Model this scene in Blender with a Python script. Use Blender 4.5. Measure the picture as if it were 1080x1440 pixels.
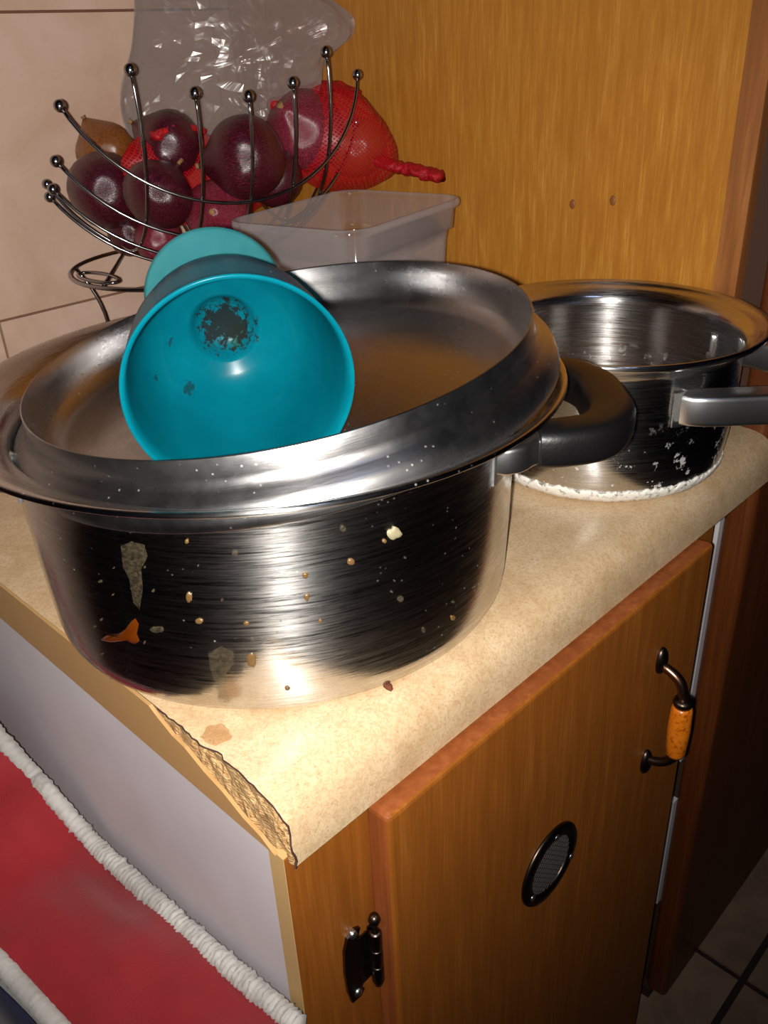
import bpy, bmesh, math, random
from mathutils import Vector, Matrix, noise
random.seed(7)
sc = bpy.context.scene
for o in list(bpy.data.objects): bpy.data.objects.remove(o)
COL = sc.collection
pi = math.pi

# ------------------------------------------------------------------ camera
ZL = 0.86                                   # height of the worktop's lower lip above the floor
RW = Matrix(((0.69510047, -0.36761601, 0.61781373),
             (-0.7177919, -0.30691938, 0.62496022),
             (-0.04012638, -0.87787184, -0.4772116)))   # columns: right, down, forward
CAM = Vector((-0.18265, -0.26517, 0.385 + ZL))
FPX = 1225.0
cd = bpy.data.cameras.new('camera'); cam = bpy.data.objects.new('camera', cd); COL.objects.link(cam)
cd.sensor_fit = 'VERTICAL'; cd.sensor_height = 24.0; cd.lens = 24.0 * FPX / 1440.0
cd.clip_start = 0.01; cd.clip_end = 50
right, down, fwd = RW.col[0], RW.col[1], RW.col[2]
M = Matrix.Identity(4)
for i in range(3):
    M[i][0] = right[i]; M[i][1] = -down[i]; M[i][2] = -fwd[i]; M[i][3] = CAM[i]
cam.matrix_world = M
sc.camera = cam

def ray(px, py): return RW @ Vector((px - 540.0, py - 720.0, FPX))
def hit(px, py, axis, val):                 # photo pixel -> point on the plane axis = val
    r = ray(px, py); t = (val - CAM[axis]) / r[axis]
    return CAM + r * t

# ------------------------------------------------------------------ world, lights, exposure
w = bpy.data.worlds.new('world'); sc.world = w; w.use_nodes = True
bg = w.node_tree.nodes['Background']
bg.inputs[0].default_value = (0.75, 0.85, 1.0, 1); bg.inputs[1].default_value = 0.02
ld = bpy.data.lights.new('phone_flash', 'SPOT'); lo = bpy.data.objects.new('phone_flash', ld); COL.objects.link(lo)
ld.energy = 31.0; ld.spot_size = math.radians(114); ld.spot_blend = 1.0; ld.shadow_soft_size = 0.004; ld.color = (1.0, 0.955, 0.90)
lo.location = CAM - right * 0.011 + down * 0.003 - fwd * 0.004
lo.rotation_euler = (RW @ Vector((400 - 540, 500 - 720, FPX))).to_track_quat('-Z', 'Y').to_euler()
vs = sc.view_settings
vs.view_transform = 'Standard'; vs.look = 'None'; vs.gamma = 1.0; vs.exposure = 0.0; vs.use_curve_mapping = False

# ------------------------------------------------------------------ helpers
def V(x, y, z): return Vector((x, y, z + ZL))
def finish(name, verts, faces, mat, parent=None, smooth=False, mats=None, midx=None):
    me = bpy.data.meshes.new(name); me.from_pydata([tuple(v) for v in verts], [], faces)
    me.update()
    for m in (mats or [mat]): me.materials.append(m)
    if midx:
        for p, i in zip(me.polygons, midx): p.material_index = i
    if smooth:
        for p in me.polygons: p.use_smooth = True
    bm = bmesh.new(); bm.from_mesh(me); bmesh.ops.recalc_face_normals(bm, faces=bm.faces); bm.to_mesh(me); bm.free()
    o = bpy.data.objects.new(name, me); COL.objects.link(o)
    if parent: attach(o, parent)
    return o
def attach(o, parent):
    o.parent = parent
    bpy.context.view_layer.update()
    o.matrix_parent_inverse = parent.matrix_world.inverted()
def empty(name, loc, label=None, cat=None, group=None):
    o = bpy.data.objects.new(name, None); COL.objects.link(o); o.location = loc; o.empty_display_size = .02
    o.matrix_world = Matrix.Translation(loc)
    if label: tag(o, label, cat, group)
    return o
def tag(o, label, cat, group=None, kind=None):
    if label: o['label'] = label
    if cat: o['category'] = cat
    if group: o['group'] = group
    if kind: o['kind'] = kind
    return o
def struct(o): o['kind'] = 'structure'; return o
def lathe(prof, n=96, mtx=None, closed=False):
    verts, faces, rings = [], [], []
    for r, z in prof:
        if r < 1e-6: rings.append([len(verts)]); verts.append(Vector((0, 0, z)))
        else:
            rings.append(list(range(len(verts), len(verts) + n)))
            verts += [Vector((r * math.cos(2*pi*k/n), r * math.sin(2*pi*k/n), z)) for k in range(n)]
    for a, b in zip(rings[:-1], rings[1:]):
        for k in range(n):
            k2 = (k + 1) % n
            if len(a) == 1 and len(b) == 1: break
            if len(a) == 1: faces.append((a[0], b[k], b[k2]))
            elif len(b) == 1: faces.append((a[k], a[k2], b[0]))
            else: faces.append((a[k], a[k2], b[k2], b[k]))
    if closed:
        a, b = rings[-1], rings[0]
        for k in range(n):
            k2 = (k + 1) % n; faces.append((a[k], a[k2], b[k2], b[k]))
    if mtx: verts = [mtx @ v for v in verts]
    return verts, faces
def axis_mtx(loc, axis):
    axis = Vector(axis).normalized()
    q = Vector((0, 0, 1)).rotation_difference(axis)
    return Matrix.Translation(loc) @ q.to_matrix().to_4x4()
def sweep(path, ra, rb=None, n=12, up=Vector((0, 0, 1)), caps=True, closed=False, pw=1.0):
    """tube along path; ra = half width across 'side', rb = half height along 'up' (numbers or lists)"""
    rb = ra if rb is None else rb
    N = len(path); verts, faces = [], []
    ga = ra if isinstance(ra, (list, tuple)) else [ra] * N
    gb = rb if isinstance(rb, (list, tuple)) else [rb] * N
    prev = None
    for i, p in enumerate(path):
        if closed: t = path[(i + 1) % N] - path[i - 1]
        else: t = path[min(i + 1, N - 1)] - path[max(i - 1, 0)]
        t.normalize()
        u = prev if prev is not None else up
        s = t.cross(u)
        if s.length < 1e-4: s = t.cross(Vector((1, 0.3, 0)))
        s.normalize(); u2 = s.cross(t).normalized()
        if up is None or True: prev = u2
        for k in range(n):
            a = 2 * pi * k / n
            ca, sa = math.cos(a), math.sin(a)
            verts.append(p + s * (ga[i] * math.copysign(abs(ca)**pw, ca)) + u2 * (gb[i] * math.copysign(abs(sa)**pw, sa)))
    for i in range(N if closed else N - 1):
        j = (i + 1) % N
        for k in range(n):
            k2 = (k + 1) % n
            faces.append((i*n + k, i*n + k2, j*n + k2, j*n + k))
    if caps and not closed:
        faces.append(tuple(range(n - 1, -1, -1))); faces.append(tuple(range((N-1)*n, N*n)))
    return verts, faces
def ball(c, r, n=12, m=8, sq=(1, 1, 1)):
    prof = [(r * math.sin(pi * i / m), -r * math.cos(pi * i / m)) for i in range(m + 1)]
    prof[0] = (0, -r); prof[-1] = (0, r)
    vs_, fs = lathe(prof, n)
    return [Vector((c[0] + v.x*sq[0], c[1] + v.y*sq[1], c[2] + v.z*sq[2])) for v in vs_], fs
def merge(*parts):
    V_, F_ = [], []
    for v, f in parts:
        o = len(V_); V_ += list(v); F_ += [tuple(i + o for i in q) for q in f]
    return V_, F_
def box(x0, x1, y0, y1, z0, z1):
    v = [Vector((x, y, z)) for z in (z0, z1) for y in (y0, y1) for x in (x0, x1)]
    return v, [(0, 2, 3, 1), (4, 5, 7, 6), (0, 1, 5, 4), (2, 6, 7, 3), (0, 4, 6, 2), (1, 3, 7, 5)]
def bevel(o, wd, seg=2, ang=40):
    m = o.modifiers.new('bevel', 'BEVEL'); m.width = wd; m.segments = seg; m.limit_method = 'ANGLE'; m.angle_limit = math.radians(ang)
    return o
def bezier(p0, p1, p2, p3, n=12):
    out = []
    for i in range(n + 1):
        t = i / n; s = 1 - t
        out.append(p0*s**3 + p1*3*s*s*t + p2*3*s*t*t + p3*t**3)
    return out
def spline(pts, n=6):
    out = []
    P = [pts[0]] + list(pts) + [pts[-1]]
    for i in range(1, len(P) - 2):
        a, b, c, d = P[i-1], P[i], P[i+1], P[i+2]
        for k in range(n):
            t = k / n
            out.append(.5*((2*b) + (c-a)*t + (2*a-5*b+4*c-d)*t*t + (3*b-a-3*c+d)*t**3))
    out.append(pts[-1]); return out

# ------------------------------------------------------------------ materials
class NT:
    def __init__(self, name):
        self.m = bpy.data.materials.new(name); self.m.use_nodes = True
        self.t = self.m.node_tree; self.n = self.t.nodes; self.l = self.t.links
        self.b = self.n['Principled BSDF']; self.out = self.n['Material Output']
    def node(self, t, **kw):
        x = self.n.new(t)
        for k, v in kw.items():
            if hasattr(x, k): setattr(x, k, v)
            else: x.inputs[k].default_value = v
        return x
    def link(self, a, b): self.l.new(a, b)
    def coord(self, scale=(1, 1, 1), kind='Object', rot=(0, 0, 0), loc=(0, 0, 0)):
        tc = self.node('ShaderNodeTexCoord'); mp = self.node('ShaderNodeMapping')
        mp.inputs['Scale'].default_value = scale; mp.inputs['Rotation'].default_value = rot; mp.inputs['Location'].default_value = loc
        self.link(tc.outputs[kind], mp.inputs[0]); return mp.outputs[0]
    def noise(self, vec, scale, detail=4, rough=.55, dist=0):
        x = self.node('ShaderNodeTexNoise'); x.inputs['Scale'].default_value = scale; x.inputs['Detail'].default_value = detail
        x.inputs['Roughness'].default_value = rough; x.inputs['Distortion'].default_value = dist
        self.link(vec, x.inputs['Vector']); return x.outputs[0]
    def ramp(self, fac, stops):
        r = self.node('ShaderNodeValToRGB'); cr = r.color_ramp
        while len(cr.elements) < len(stops): cr.elements.new(.5)
        for e, (p, c) in zip(cr.elements, stops):
            e.position = p; e.color = c if len(c) == 4 else (*c, 1)
        self.link(fac, r.inputs[0]); return r.outputs[0]
    def mix(self, fac, a, b, mode='MIX'):
        x = self.node('ShaderNodeMix'); x.data_type = 'RGBA'; x.blend_type = mode
        for s, v in ((x.inputs[0], fac), (x.inputs[6], a), (x.inputs[7], b)):
            if isinstance(v, (int, float)): s.default_value = v
            elif isinstance(v, tuple): s.default_value = v if len(v) == 4 else (*v, 1)
            else: self.link(v, s)
        return x.outputs[2]
    def math(self, op, a, b=0.0):
        x = self.node('ShaderNodeMath'); x.operation = op
        for s, v in ((x.inputs[0], a), (x.inputs[1], b)):
            if isinstance(v, (int, float)): s.default_value = v
            else: self.link(v, s)
        return x.outputs[0]
    def bump(self, h, strength=.2, dist=.001):
        x = self.node('ShaderNodeBump'); x.inputs['Strength'].default_value = strength; x.inputs['Distance'].default_value = dist
        self.link(h, x.inputs['Height']); self.link(x.outputs[0], self.b.inputs['Normal'])
    def set(self, **kw):
        for k, v in kw.items():
            k = k.replace('_', ' ')
            s = self.b.inputs[k]
            if isinstance(v, (int, float)): s.default_value = v
            elif isinstance(v, tuple): s.default_value = v if len(v) == 4 else (*v, 1)
            else: self.link(v, s)
        return self
def srgb(r, g, b):
    f = lambda c: (c/255/12.92) if c/255 <= .04045 else ((c/255 + .055)/1.055)**2.4
    return (f(r), f(g), f(b), 1)
def plain(name, col, rough=.5, metal=0.0, **kw):
    t = NT(name); t.set(Base_Color=col, Roughness=rough, Metallic=metal, **kw); return t.m
def wood(name, c1, c2, c3, rough=.4, gs=70, stretch=.035, spec=.4):
    t = NT(name)
    v = t.coord((1, 1, stretch))
    f = t.noise(v, gs * 4, 5, .65)
    g = t.noise(t.coord((1, 1, stretch * 2.2)), gs, 4, .6, .4)
    big = t.noise(t.coord((1, 1, .35)), 5, 3, .6)
    base = t.ramp(g, [(.3, c1), (.55, c2), (.75, c3)])
    base = t.mix(t.ramp(f, [(.42, (0, 0, 0)), (.62, (1, 1, 1))]), t.mix(.65, base, c1), base)
    base = t.mix(t.ramp(big, [(.35, (0, 0, 0)), (.7, (.55, .55, .55))]), base, c1)
    t.set(Base_Color=base, Roughness=rough); t.b.inputs['Specular IOR Level'].default_value = spec
    t.bump(f, .25, .0006); return t.m
def steel(name, rough=.25, aniso=0.0, scratch=True, col=(.62, .61, .60), flour=None, specks=0.0, dirt=.35, share=.16):
    t = NT(name)
    t.set(Metallic=1.0)
    base = col
    n1 = t.noise(t.coord((1, 1, 1)), 14, 5, .7)
    rr = t.ramp(n1, [(.3, (rough*.8,)*3), (.7, (rough*1.35,)*3)])
    if scratch:
        sc1 = t.noise(t.coord((60, 60, 900)), 1.0, 3, .7, .6)
        sc2 = t.noise(t.coord((9, 9, 240), rot=(.5, .2, 0)), 3.0, 3, .8)
        s = t.math('ADD', sc1, sc2)
        t.bump(s, .10, .0006)
    b1 = t.mix(t.ramp(n1, [(.45, (0, 0, 0)), (.75, (dirt,)*3)]), base, (.30, .27, .24))
    met = 1.0
    fac = None
    if specks:
        vo = t.node('ShaderNodeTexVoronoi'); vo.inputs['Scale'].default_value = 190; t.link(t.coord((1, 1, 1)), vo.inputs['Vector'])
        cl = t.noise(t.coord((1, 1, 1)), 22, 3, .6)
        sp = t.math('MULTIPLY', t.ramp(vo.outputs['Distance'], [(.05, (1, 1, 1)), (.16, (0, 0, 0))]), t.ramp(cl, [(.5, (0, 0, 0)), (.62, (specks,)*3)]))
        fac = sp
    if flour:
        z0, z1, zs = flour
        sx = t.node('ShaderNodeSeparateXYZ'); t.link(t.coord((1, 1, 1)), sx.inputs[0])
        edge = t.math('ADD', sx.outputs[2], t.math('MULTIPLY', t.math('SUBTRACT', t.noise(t.coord((1, 1, 1)), 60, 5, .75), .5), .022))
        mr = t.node('ShaderNodeMapRange'); mr.inputs[1].default_value = z0; mr.inputs[2].default_value = z1; mr.inputs[3].default_value = 1; mr.inputs[4].default_value = 0
        t.link(edge, mr.inputs[0])
        fl = t.ramp(t.noise(t.coord((1, 1, 1)), 85, 4, .7), [(.60, (0, 0, 0)), (.64, (1, 1, 1))])
        mr2 = t.node('ShaderNodeMapRange'); mr2.inputs[1].default_value = z1; mr2.inputs[2].default_value = zs; mr2.inputs[3].default_value = 1; mr2.inputs[4].default_value = 0
        t.link(sx.outputs[2], mr2.inputs[0])
        f2 = t.math('MULTIPLY', fl, mr2.outputs[0])
        tot = t.math('MAXIMUM', mr.outputs[0], f2)
        fac = tot if fac is None else t.math('MAXIMUM', fac, tot)
    if fac is not None:
        b1 = t.mix(fac, b1, (.78, .76, .70))
        met = t.math('SUBTRACT', 1.0, fac)
        rr = t.mix(fac, rr, (.8, .8, .8))
    t.set(Base_Color=b1, Metallic=met, Roughness=rr)
    if aniso:
        gl = t.node('ShaderNodeBsdfAnisotropic'); gl.inputs['Roughness'].default_value = .34; gl.inputs['Anisotropy'].default_value = aniso
        gl.inputs['Rotation'].default_value = 0; gl.inputs[0].default_value = (.75, .74, .72, 1)
        tg = t.node('ShaderNodeTangent'); tg.direction_type = 'RADIAL'; tg.axis = 'Z'
        t.link(tg.outputs[0], gl.inputs['Tangent'])
        mx = t.node('ShaderNodeMixShader')
        scr = t.noise(t.coord((25, 25, 700)), 1.0, 4, .75, .5)
        t.link(t.ramp(scr, [(.36, (share*.12,)*3), (.62, (share,)*3)]), mx.inputs[0])
        t.link(t.b.outputs[0], mx.inputs[1]); t.link(gl.outputs[0], mx.inputs[2]); t.link(mx.outputs[0], t.out.inputs[0])
    return t.m

m_laminate = None
def mk_laminate():
    t = NT('speckled_laminate')
    v = t.coord((1, 1, 1))
    a = t.noise(v, 240, 6, .8, 1.6); b = t.noise(v, 22, 4, .6, .8); c = t.noise(v, 520, 3, .6)
    base = t.ramp(b, [(.3, srgb(190, 160, 122)), (.5, srgb(204, 177, 140)), (.72, srgb(214, 190, 156))])
    base = t.mix(t.ramp(a, [(.50, (0, 0, 0)), (.56, (.62, .62, .62)), (.62, (0, 0, 0))]), base, srgb(160, 124, 82))
    base = t.mix(t.ramp(c, [(.58, (0, 0, 0)), (.72, (.5, .5, .5))]), base, srgb(140, 104, 70))
    t.set(Base_Color=base, Roughness=.34); t.bump(c, .05, .0004)
    return t.m
m_laminate = mk_laminate()
def mk_chip():
    t = NT('chipboard'); v = t.coord((1, 1, 1))
    vo = t.node('ShaderNodeTexVoronoi'); vo.inputs['Scale'].default_value = 700; t.link(t.coord((1, .45, 1.3)), vo.inputs['Vector'])
    g = t.noise(v, 260, 5, .7)
    base = t.mix(t.ramp(g, [(.35, (0, 0, 0)), (.65, (1, 1, 1))]), srgb(150, 108, 62), srgb(214, 178, 124))
    t.set(Base_Color=base, Roughness=.9); t.bump(t.math('ADD', g, vo.outputs['Distance']), .5, .002); return t.m
m_chip = mk_chip()
m_edgeband = plain('beige_edge_band', srgb(182, 142, 92), .45)
m_torn = plain('torn_laminate_edge', srgb(62, 38, 30), .8)
m_white = None
def mk_white():
    t = NT('white_melamine'); g = t.noise(t.coord((1, 1, 1)), 6, 3, .6)
    t.set(Base_Color=t.ramp(g, [(.3, srgb(206, 199, 203)), (.7, srgb(222, 216, 220))]), Roughness=.45); return t.m
m_white = mk_white()
m_panel = wood('veneer_tan', srgb(170, 108, 34), srgb(198, 136, 52), srgb(214, 158, 72), .42, 130, .05)
m_lipping = wood('solid_lipping', srgb(128, 76, 36), srgb(170, 108, 56), srgb(190, 130, 76), .45, 40, .05)
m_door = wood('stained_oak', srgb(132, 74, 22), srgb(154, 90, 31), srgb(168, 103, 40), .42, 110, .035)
m_doorend = wood('stained_edge', srgb(122, 62, 26), srgb(150, 82, 40), srgb(160, 92, 48), .45, 40, .05)
m_ply = plain('pale_ply_edge', srgb(196, 160, 106), .7)
m_dark = plain('gap_shade_brown', srgb(64, 38, 20), .8)  # dark brown that paints in the shade of gaps and recesses
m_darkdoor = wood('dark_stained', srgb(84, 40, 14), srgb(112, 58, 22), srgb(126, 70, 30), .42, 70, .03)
m_steel = steel('brushed_steel', .09, .60, specks=.35, dirt=.3, share=.55)
m_steel_lid = steel('lid_steel', .27, .45, share=.12, specks=.25, dirt=.6, col=(.46, .455, .46))
m_steel_pan = steel('pan_steel', .11, .5, share=.40, flour=(.004, .013, .075), dirt=.3, col=(.6, .6, .6))
m_chrome = plain('chrome', (.72, .72, .72, 1), .30, 1.0)
m_wire = plain('dark_chrome_wire', (.30, .30, .32, 1), .20, 1.0)
m_bakelite = NT('black_bakelite')
g_ = m_bakelite.noise(m_bakelite.coord(), 500, 2, .5)
m_bakelite.set(Base_Color=srgb(14, 13, 14), Roughness=.38); m_bakelite.bump(g_, .25, .0005); m_bakelite = m_bakelite.m
m_bronze = plain('antique_bronze', (.10, .075, .06, 1), .34, 1.0)
m_copper = plain('worn_copper', (.32, .17, .11, 1), .3, 1.0)
m_orange = NT('amber_ceramic')
g_ = m_orange.noise(m_orange.coord(), 260, 3, .5)
m_orange.set(Base_Color=m_orange.ramp(g_, [(.3, srgb(150, 70, 10)), (.45, srgb(205, 110, 20)), (.8, srgb(220, 125, 30))]), Roughness=.3); m_orange = m_orange.m
def mk_cup(name, c1, c2, residue=False):
    t = NT(name); g = t.noise(t.coord(), 30, 3, .6)
    base = t.ramp(g, [(.3, c1), (.7, c2)])
    rough = .22; masks = []
    if residue:
        def spot(loc, rad, sc_, th, col, base, amt=1.0):
            vm = t.node('ShaderNodeVectorMath'); vm.operation = 'DISTANCE'; t.link(t.coord(), vm.inputs[0]); vm.inputs[1].default_value = loc
            d = t.math('DIVIDE', vm.outputs['Value'], rad)
            nn = t.noise(t.coord(), sc_, 5, .75)
            s = t.math('ADD', t.math('SUBTRACT', 1.0, d), t.math('MULTIPLY', t.math('SUBTRACT', nn, .5), 2.2))
            f = t.ramp(s, [(th, (0, 0, 0)), (th + .22, (amt,)*3)])
            masks.append(f)
            return t.mix(f, base, col)
        for a in residue: base = spot(a[0], a[1], a[2], a[3], a[4], base, a[5])
    t.b.inputs['Specular IOR Level'].default_value = .12
    if masks:
        rough = t.mix(masks[1], (.22, .22, .22), (.8, .8, .8))
        t.b.inputs['Coat Weight'].default_value = 0
    t.set(Base_Color=base, Roughness=rough)
    t.b.inputs['Subsurface Weight'].default_value = .25; t.b.inputs['Subsurface Radius'].default_value = (.004, .008, .01); t.b.inputs['Subsurface Scale'].default_value = 1.0
    tl = t.node('ShaderNodeBsdfTranslucent'); t.link(t.mix(.85, base, (.12, .60, .70)), tl.inputs[0])
    mx = t.node('ShaderNodeMixShader'); mx.inputs[0].default_value = .42
    if masks:
        tot = masks[0]
        for k_ in masks[1:]: tot = t.math('MAXIMUM', tot, k_)
        t.link(t.math('MULTIPLY', t.math('SUBTRACT', 1.0, tot), .42), mx.inputs[0])
    t.link(t.b.outputs[0], mx.inputs[1]); t.link(tl.outputs[0], mx.inputs[2]); t.link(mx.outputs[0], t.out.inputs[0])
    return t.m
def mk_clear(name, col, tint, alpha, rough, bumpscale=None, bstr=.5, rim=.3, gloss=.05):
    """see-through plastic: transparent + a little milky diffuse + gloss"""
    t = NT(name)
    tr = t.node('ShaderNodeBsdfTransparent'); tr.inputs[0].default_value = tint
    df = t.node('ShaderNodeBsdfPrincipled'); df.inputs['Base Color'].default_value = col; df.inputs['Roughness'].default_value = rough
    lw = t.node('ShaderNodeLayerWeight'); lw.inputs[0].default_value = rim
    fac = t.math('ADD', t.math('MULTIPLY', lw.outputs['Facing'], 1 - alpha), alpha)
    mx = t.node('ShaderNodeMixShader'); t.link(fac, mx.inputs[0]); t.link(tr.outputs[0], mx.inputs[1]); t.link(df.outputs[0], mx.inputs[2])
    gl = t.node('ShaderNodeBsdfGlossy'); gl.inputs['Roughness'].default_value = rough * .6; gl.inputs[0].default_value = (1, 1, 1, 1)
    m2 = t.node('ShaderNodeMixShader'); m2.inputs[0].default_value = gloss
    t.link(mx.outputs[0], m2.inputs[1]); t.link(gl.outputs[0], m2.inputs[2]); t.link(m2.outputs[0], t.out.inputs[0])
    if bumpscale:
        bp = t.node('ShaderNodeBump'); bp.inputs['Strength'].default_value = bstr; bp.inputs['Distance'].default_value = .01
        t.link(t.noise(t.coord(), bumpscale, 3, .6, .8), bp.inputs['Height'])
        t.link(bp.outputs[0], gl.inputs['Normal']); t.link(bp.outputs[0], df.inputs['Normal'])
    return t.m
m_tub = mk_clear('clear_tub_plastic', (.62, .62, .66, 1), (.985, .985, .99, 1), .022, .09, rim=.15, gloss=.05)
m_bag = mk_clear('clear_film', (.50, .45, .42, 1), (.84, .80, .78, 1), .20, .3, 14, .45, rim=.3, gloss=.022)
def mk_onion(name, c1, c2, c3):
    t = NT(name)
    v = t.coord((1, 1, .12)); a = t.noise(v, 55, 4, .6); b = t.noise(t.coord(), 12, 3, .6)
    base = t.ramp(a, [(.32, c1), (.52, c2), (.72, c3)])
    base = t.mix(t.ramp(b, [(.45, (0, 0, 0)), (.75, (.6, .6, .6))]), base, c1)
    t.set(Base_Color=base, Roughness=.22); t.b.inputs['Specular IOR Level'].default_value = .8; t.bump(a, .25, .004); return t.m
m_onion = mk_onion('red_onion_skin', srgb(34, 6, 14), srgb(70, 13, 28), srgb(118, 34, 54))
m_onion2 = mk_onion('pale_red_onion_skin', srgb(84, 18, 32), srgb(126, 36, 54), srgb(170, 80, 94))
m_onion3 = mk_onion('brown_onion_skin', srgb(104, 52, 20), srgb(140, 82, 36), srgb(166, 116, 60))
m_root = plain('dry_onion_neck', srgb(150, 112, 70), .8)
def mk_net():
    t = NT('red_net')
    tc = t.node('ShaderNodeTexCoord')
    def wav(rot):
        mp = t.node('ShaderNodeMapping'); mp.inputs['Rotation'].default_value = (0, 0, rot); mp.inputs['Scale'].default_value = (1, 1, 1); t.link(tc.outputs['UV'], mp.inputs[0])
        wv = t.node('ShaderNodeTexWave'); wv.inputs['Scale'].default_value = 17; wv.inputs['Distortion'].default_value = 2.0; wv.inputs['Detail'].default_value = 2; t.link(mp.outputs[0], wv.inputs[0])
        return t.ramp(wv.outputs['Fac'], [(.74, (0, 0, 0)), (.84, (1, 1, 1))])
    f = t.math('MAXIMUM', wav(.78), wav(-.78))
    f = t.math('ADD', t.math('MULTIPLY', f, .55), .20)
    tr = t.node('ShaderNodeBsdfTransparent'); mx = t.node('ShaderNodeMixShader')
    t.set(Base_Color=srgb(196, 18, 30), Roughness=.4)
    t.link(f, mx.inputs[0]); t.link(tr.outputs[0], mx.inputs[1]); t.link(t.b.outputs[0], mx.inputs[2]); t.link(mx.outputs[0], t.out.inputs[0])
    return t.m
m_net = mk_net()
m_netdense = NT('gathered_red_net')
g_ = m_netdense.noise(m_netdense.coord((1, 1, 1)), 320, 3, .7)
m_netdense.set(Base_Color=m_netdense.ramp(g_, [(.3, srgb(120, 6, 14)), (.6, srgb(200, 22, 36))]), Roughness=.45); m_netdense.bump(g_, .8, .002); m_netdense = m_netdense.m
def mk_tile(name, c1, c2, c3, sc_=9):
    t = NT(name); a = t.noise(t.coord(), sc_, 5, .6, .6); b = t.noise(t.coord(), sc_*7, 3, .6)
    base = t.ramp(a, [(.3, c1), (.52, c2), (.72, c3)])
    base = t.mix(t.ramp(b, [(.55, (0, 0, 0)), (.8, (.25, .25, .25))]), base, c1)
    t.set(Base_Color=base, Roughness=.42); return t.m
m_tile = mk_tile('beige_wall_tile', srgb(208, 172, 148), srgb(222, 190, 168), srgb(230, 202, 182))
m_grout = plain('brown_grout', srgb(128, 88, 68), .9)
m_ftile = mk_tile('floor_tile', srgb(120, 96, 76), srgb(146, 120, 98), srgb(160, 134, 112), 12)
m_fgrout = plain('dark_floor_grout', srgb(46, 32, 26), .9)
m_wallp = plain('bluish_unseen_wall', srgb(108, 120, 168), .8)  # unseen walls and ceiling, coloured blue to tint reflections in the steel
def mk_fabric(name, c1, c2, wv=700):
    t = NT(name); a = t.noise(t.coord(), 9, 3, .6); b = t.noise(t.coord((1, 1, 1)), wv, 2, .5)
    t.set(Base_Color=t.ramp(a, [(.3, c1), (.7, c2)]), Roughness=.75); t.b.inputs['Sheen Weight'].default_value = .2
    t.bump(b, .35, .0008); return t.m
m_red = mk_fabric('red_cloth', srgb(124, 6, 16), srgb(148, 12, 26))
m_silver = mk_fabric('silver_trim', srgb(150, 146, 140), srgb(206, 203, 198), 420)
m_navy = mk_fabric('navy_cloth', srgb(16, 16, 44), srgb(26, 26, 66))
m_stain = plain('dried_food', srgb(100, 74, 42), .35)
m_stain_b = plain('burnt_syrup', srgb(84, 36, 4), .12)
m_stain_w = None
m_flour = NT('flour'); m_flour.set(Base_Color=srgb(226, 222, 212), Roughness=.95)
_tr = m_flour.node('ShaderNodeBsdfTransparent'); _mx = m_flour.node('ShaderNodeMixShader')
m_flour.link(m_flour.ramp(m_flour.noise(m_flour.coord(), 170, 5, .8), [(.36, (0, 0, 0)), (.46, (1, 1, 1))]), _mx.inputs[0])
m_flour.link(_tr.outputs[0], _mx.inputs[1]); m_flour.link(m_flour.b.outputs[0], _mx.inputs[2]); m_flour.link(_mx.outputs[0], m_flour.out.inputs[0]); m_flour = m_flour.m
m_crumb = plain('brown_crumb', srgb(92, 44, 20), .8)
def mk_spill():
    t = NT('dried_spill'); tr = t.node('ShaderNodeBsdfTransparent'); mx = t.node('ShaderNodeMixShader')
    t.set(Base_Color=srgb(170, 112, 36), Roughness=.4); mx.inputs[0].default_value = .36
    t.link(tr.outputs[0], mx.inputs[1]); t.link(t.b.outputs[0], mx.inputs[2]); t.link(mx.outputs[0], t.out.inputs[0]); return t.m
m_spill = mk_spill()
def mk_film():
    t = NT('dried_film'); tr = t.node('ShaderNodeBsdfTransparent'); mx = t.node('ShaderNodeMixShader')
    t.set(Base_Color=srgb(104, 92, 70), Roughness=.5)
    t.link(t.ramp(t.noise(t.coord(), 420, 4, .7), [(.4, (.08, .08, .08)), (.66, (.34, .34, .34))]), mx.inputs[0])
    t.link(tr.outputs[0], mx.inputs[1]); t.link(t.b.outputs[0], mx.inputs[2]); t.link(mx.outputs[0], t.out.inputs[0]); return t.m
m_stain_w = mk_film()

# ------------------------------------------------------------------ the setting
YW = 0.78            # tiled wall
XP = 0.61            # side of the tall cupboard
fl = struct(finish('floor', *box(-2.2, 2.6, -2.6, YW, -.05, -.004), m_fgrout))
tw = .33
me_t = None
for i in range(-1, 5):
    for j in range(-4, 1):
        x0 = .40 + i * tw + .004; y0 = -.052 + j * tw + .004
        v, f = box(0, tw - .010, 0, tw - .010, -.006, 0)
        if me_t is None:
            t_ = finish('floor_tile', v, f, m_ftile); bevel(t_, .0015, 1); me_t = t_.data
        else:
            t_ = bpy.data.objects.new('floor_tile', me_t); COL.objects.link(t_)
        t_.location = (x0, y0, 0); bpy.context.view_layer.update(); attach(t_, fl)
wb = struct(finish('wall_back', *box(-2.2, 2.6, YW + .007, YW + .12, 0, 2.6), m_grout))
z_j = hit(0, 452, 1, YW).z; z_k = hit(0, 17, 1, YW).z; th_ = z_k - z_j; x_j = hit(5, 478, 1, YW).x
twd = .36; me_t = None
for i in range(-2, 3):
    for j in range(-2, 3):
        x0 = x_j + i * twd; z0 = z_j + j * th_
        if x0 > .95: continue
        if me_t is None:
            v, f = box(.0015, twd - .0015, 0, .009, .0015, th_ - .0015)
            t_ = finish('wall_tile', v, f, m_tile); bevel(t_, .0012, 2); me_t = t_.data
        else:
            t_ = bpy.data.objects.new('wall_tile', me_t); COL.objects.link(t_)
        t_.location = (x0, YW, z0); bpy.context.view_layer.update(); attach(t_, wb)
struct(finish('ceiling', *box(-2.2, 2.6, -2.6, YW + .12, 2.6, 2.7), m_wallp))
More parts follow.
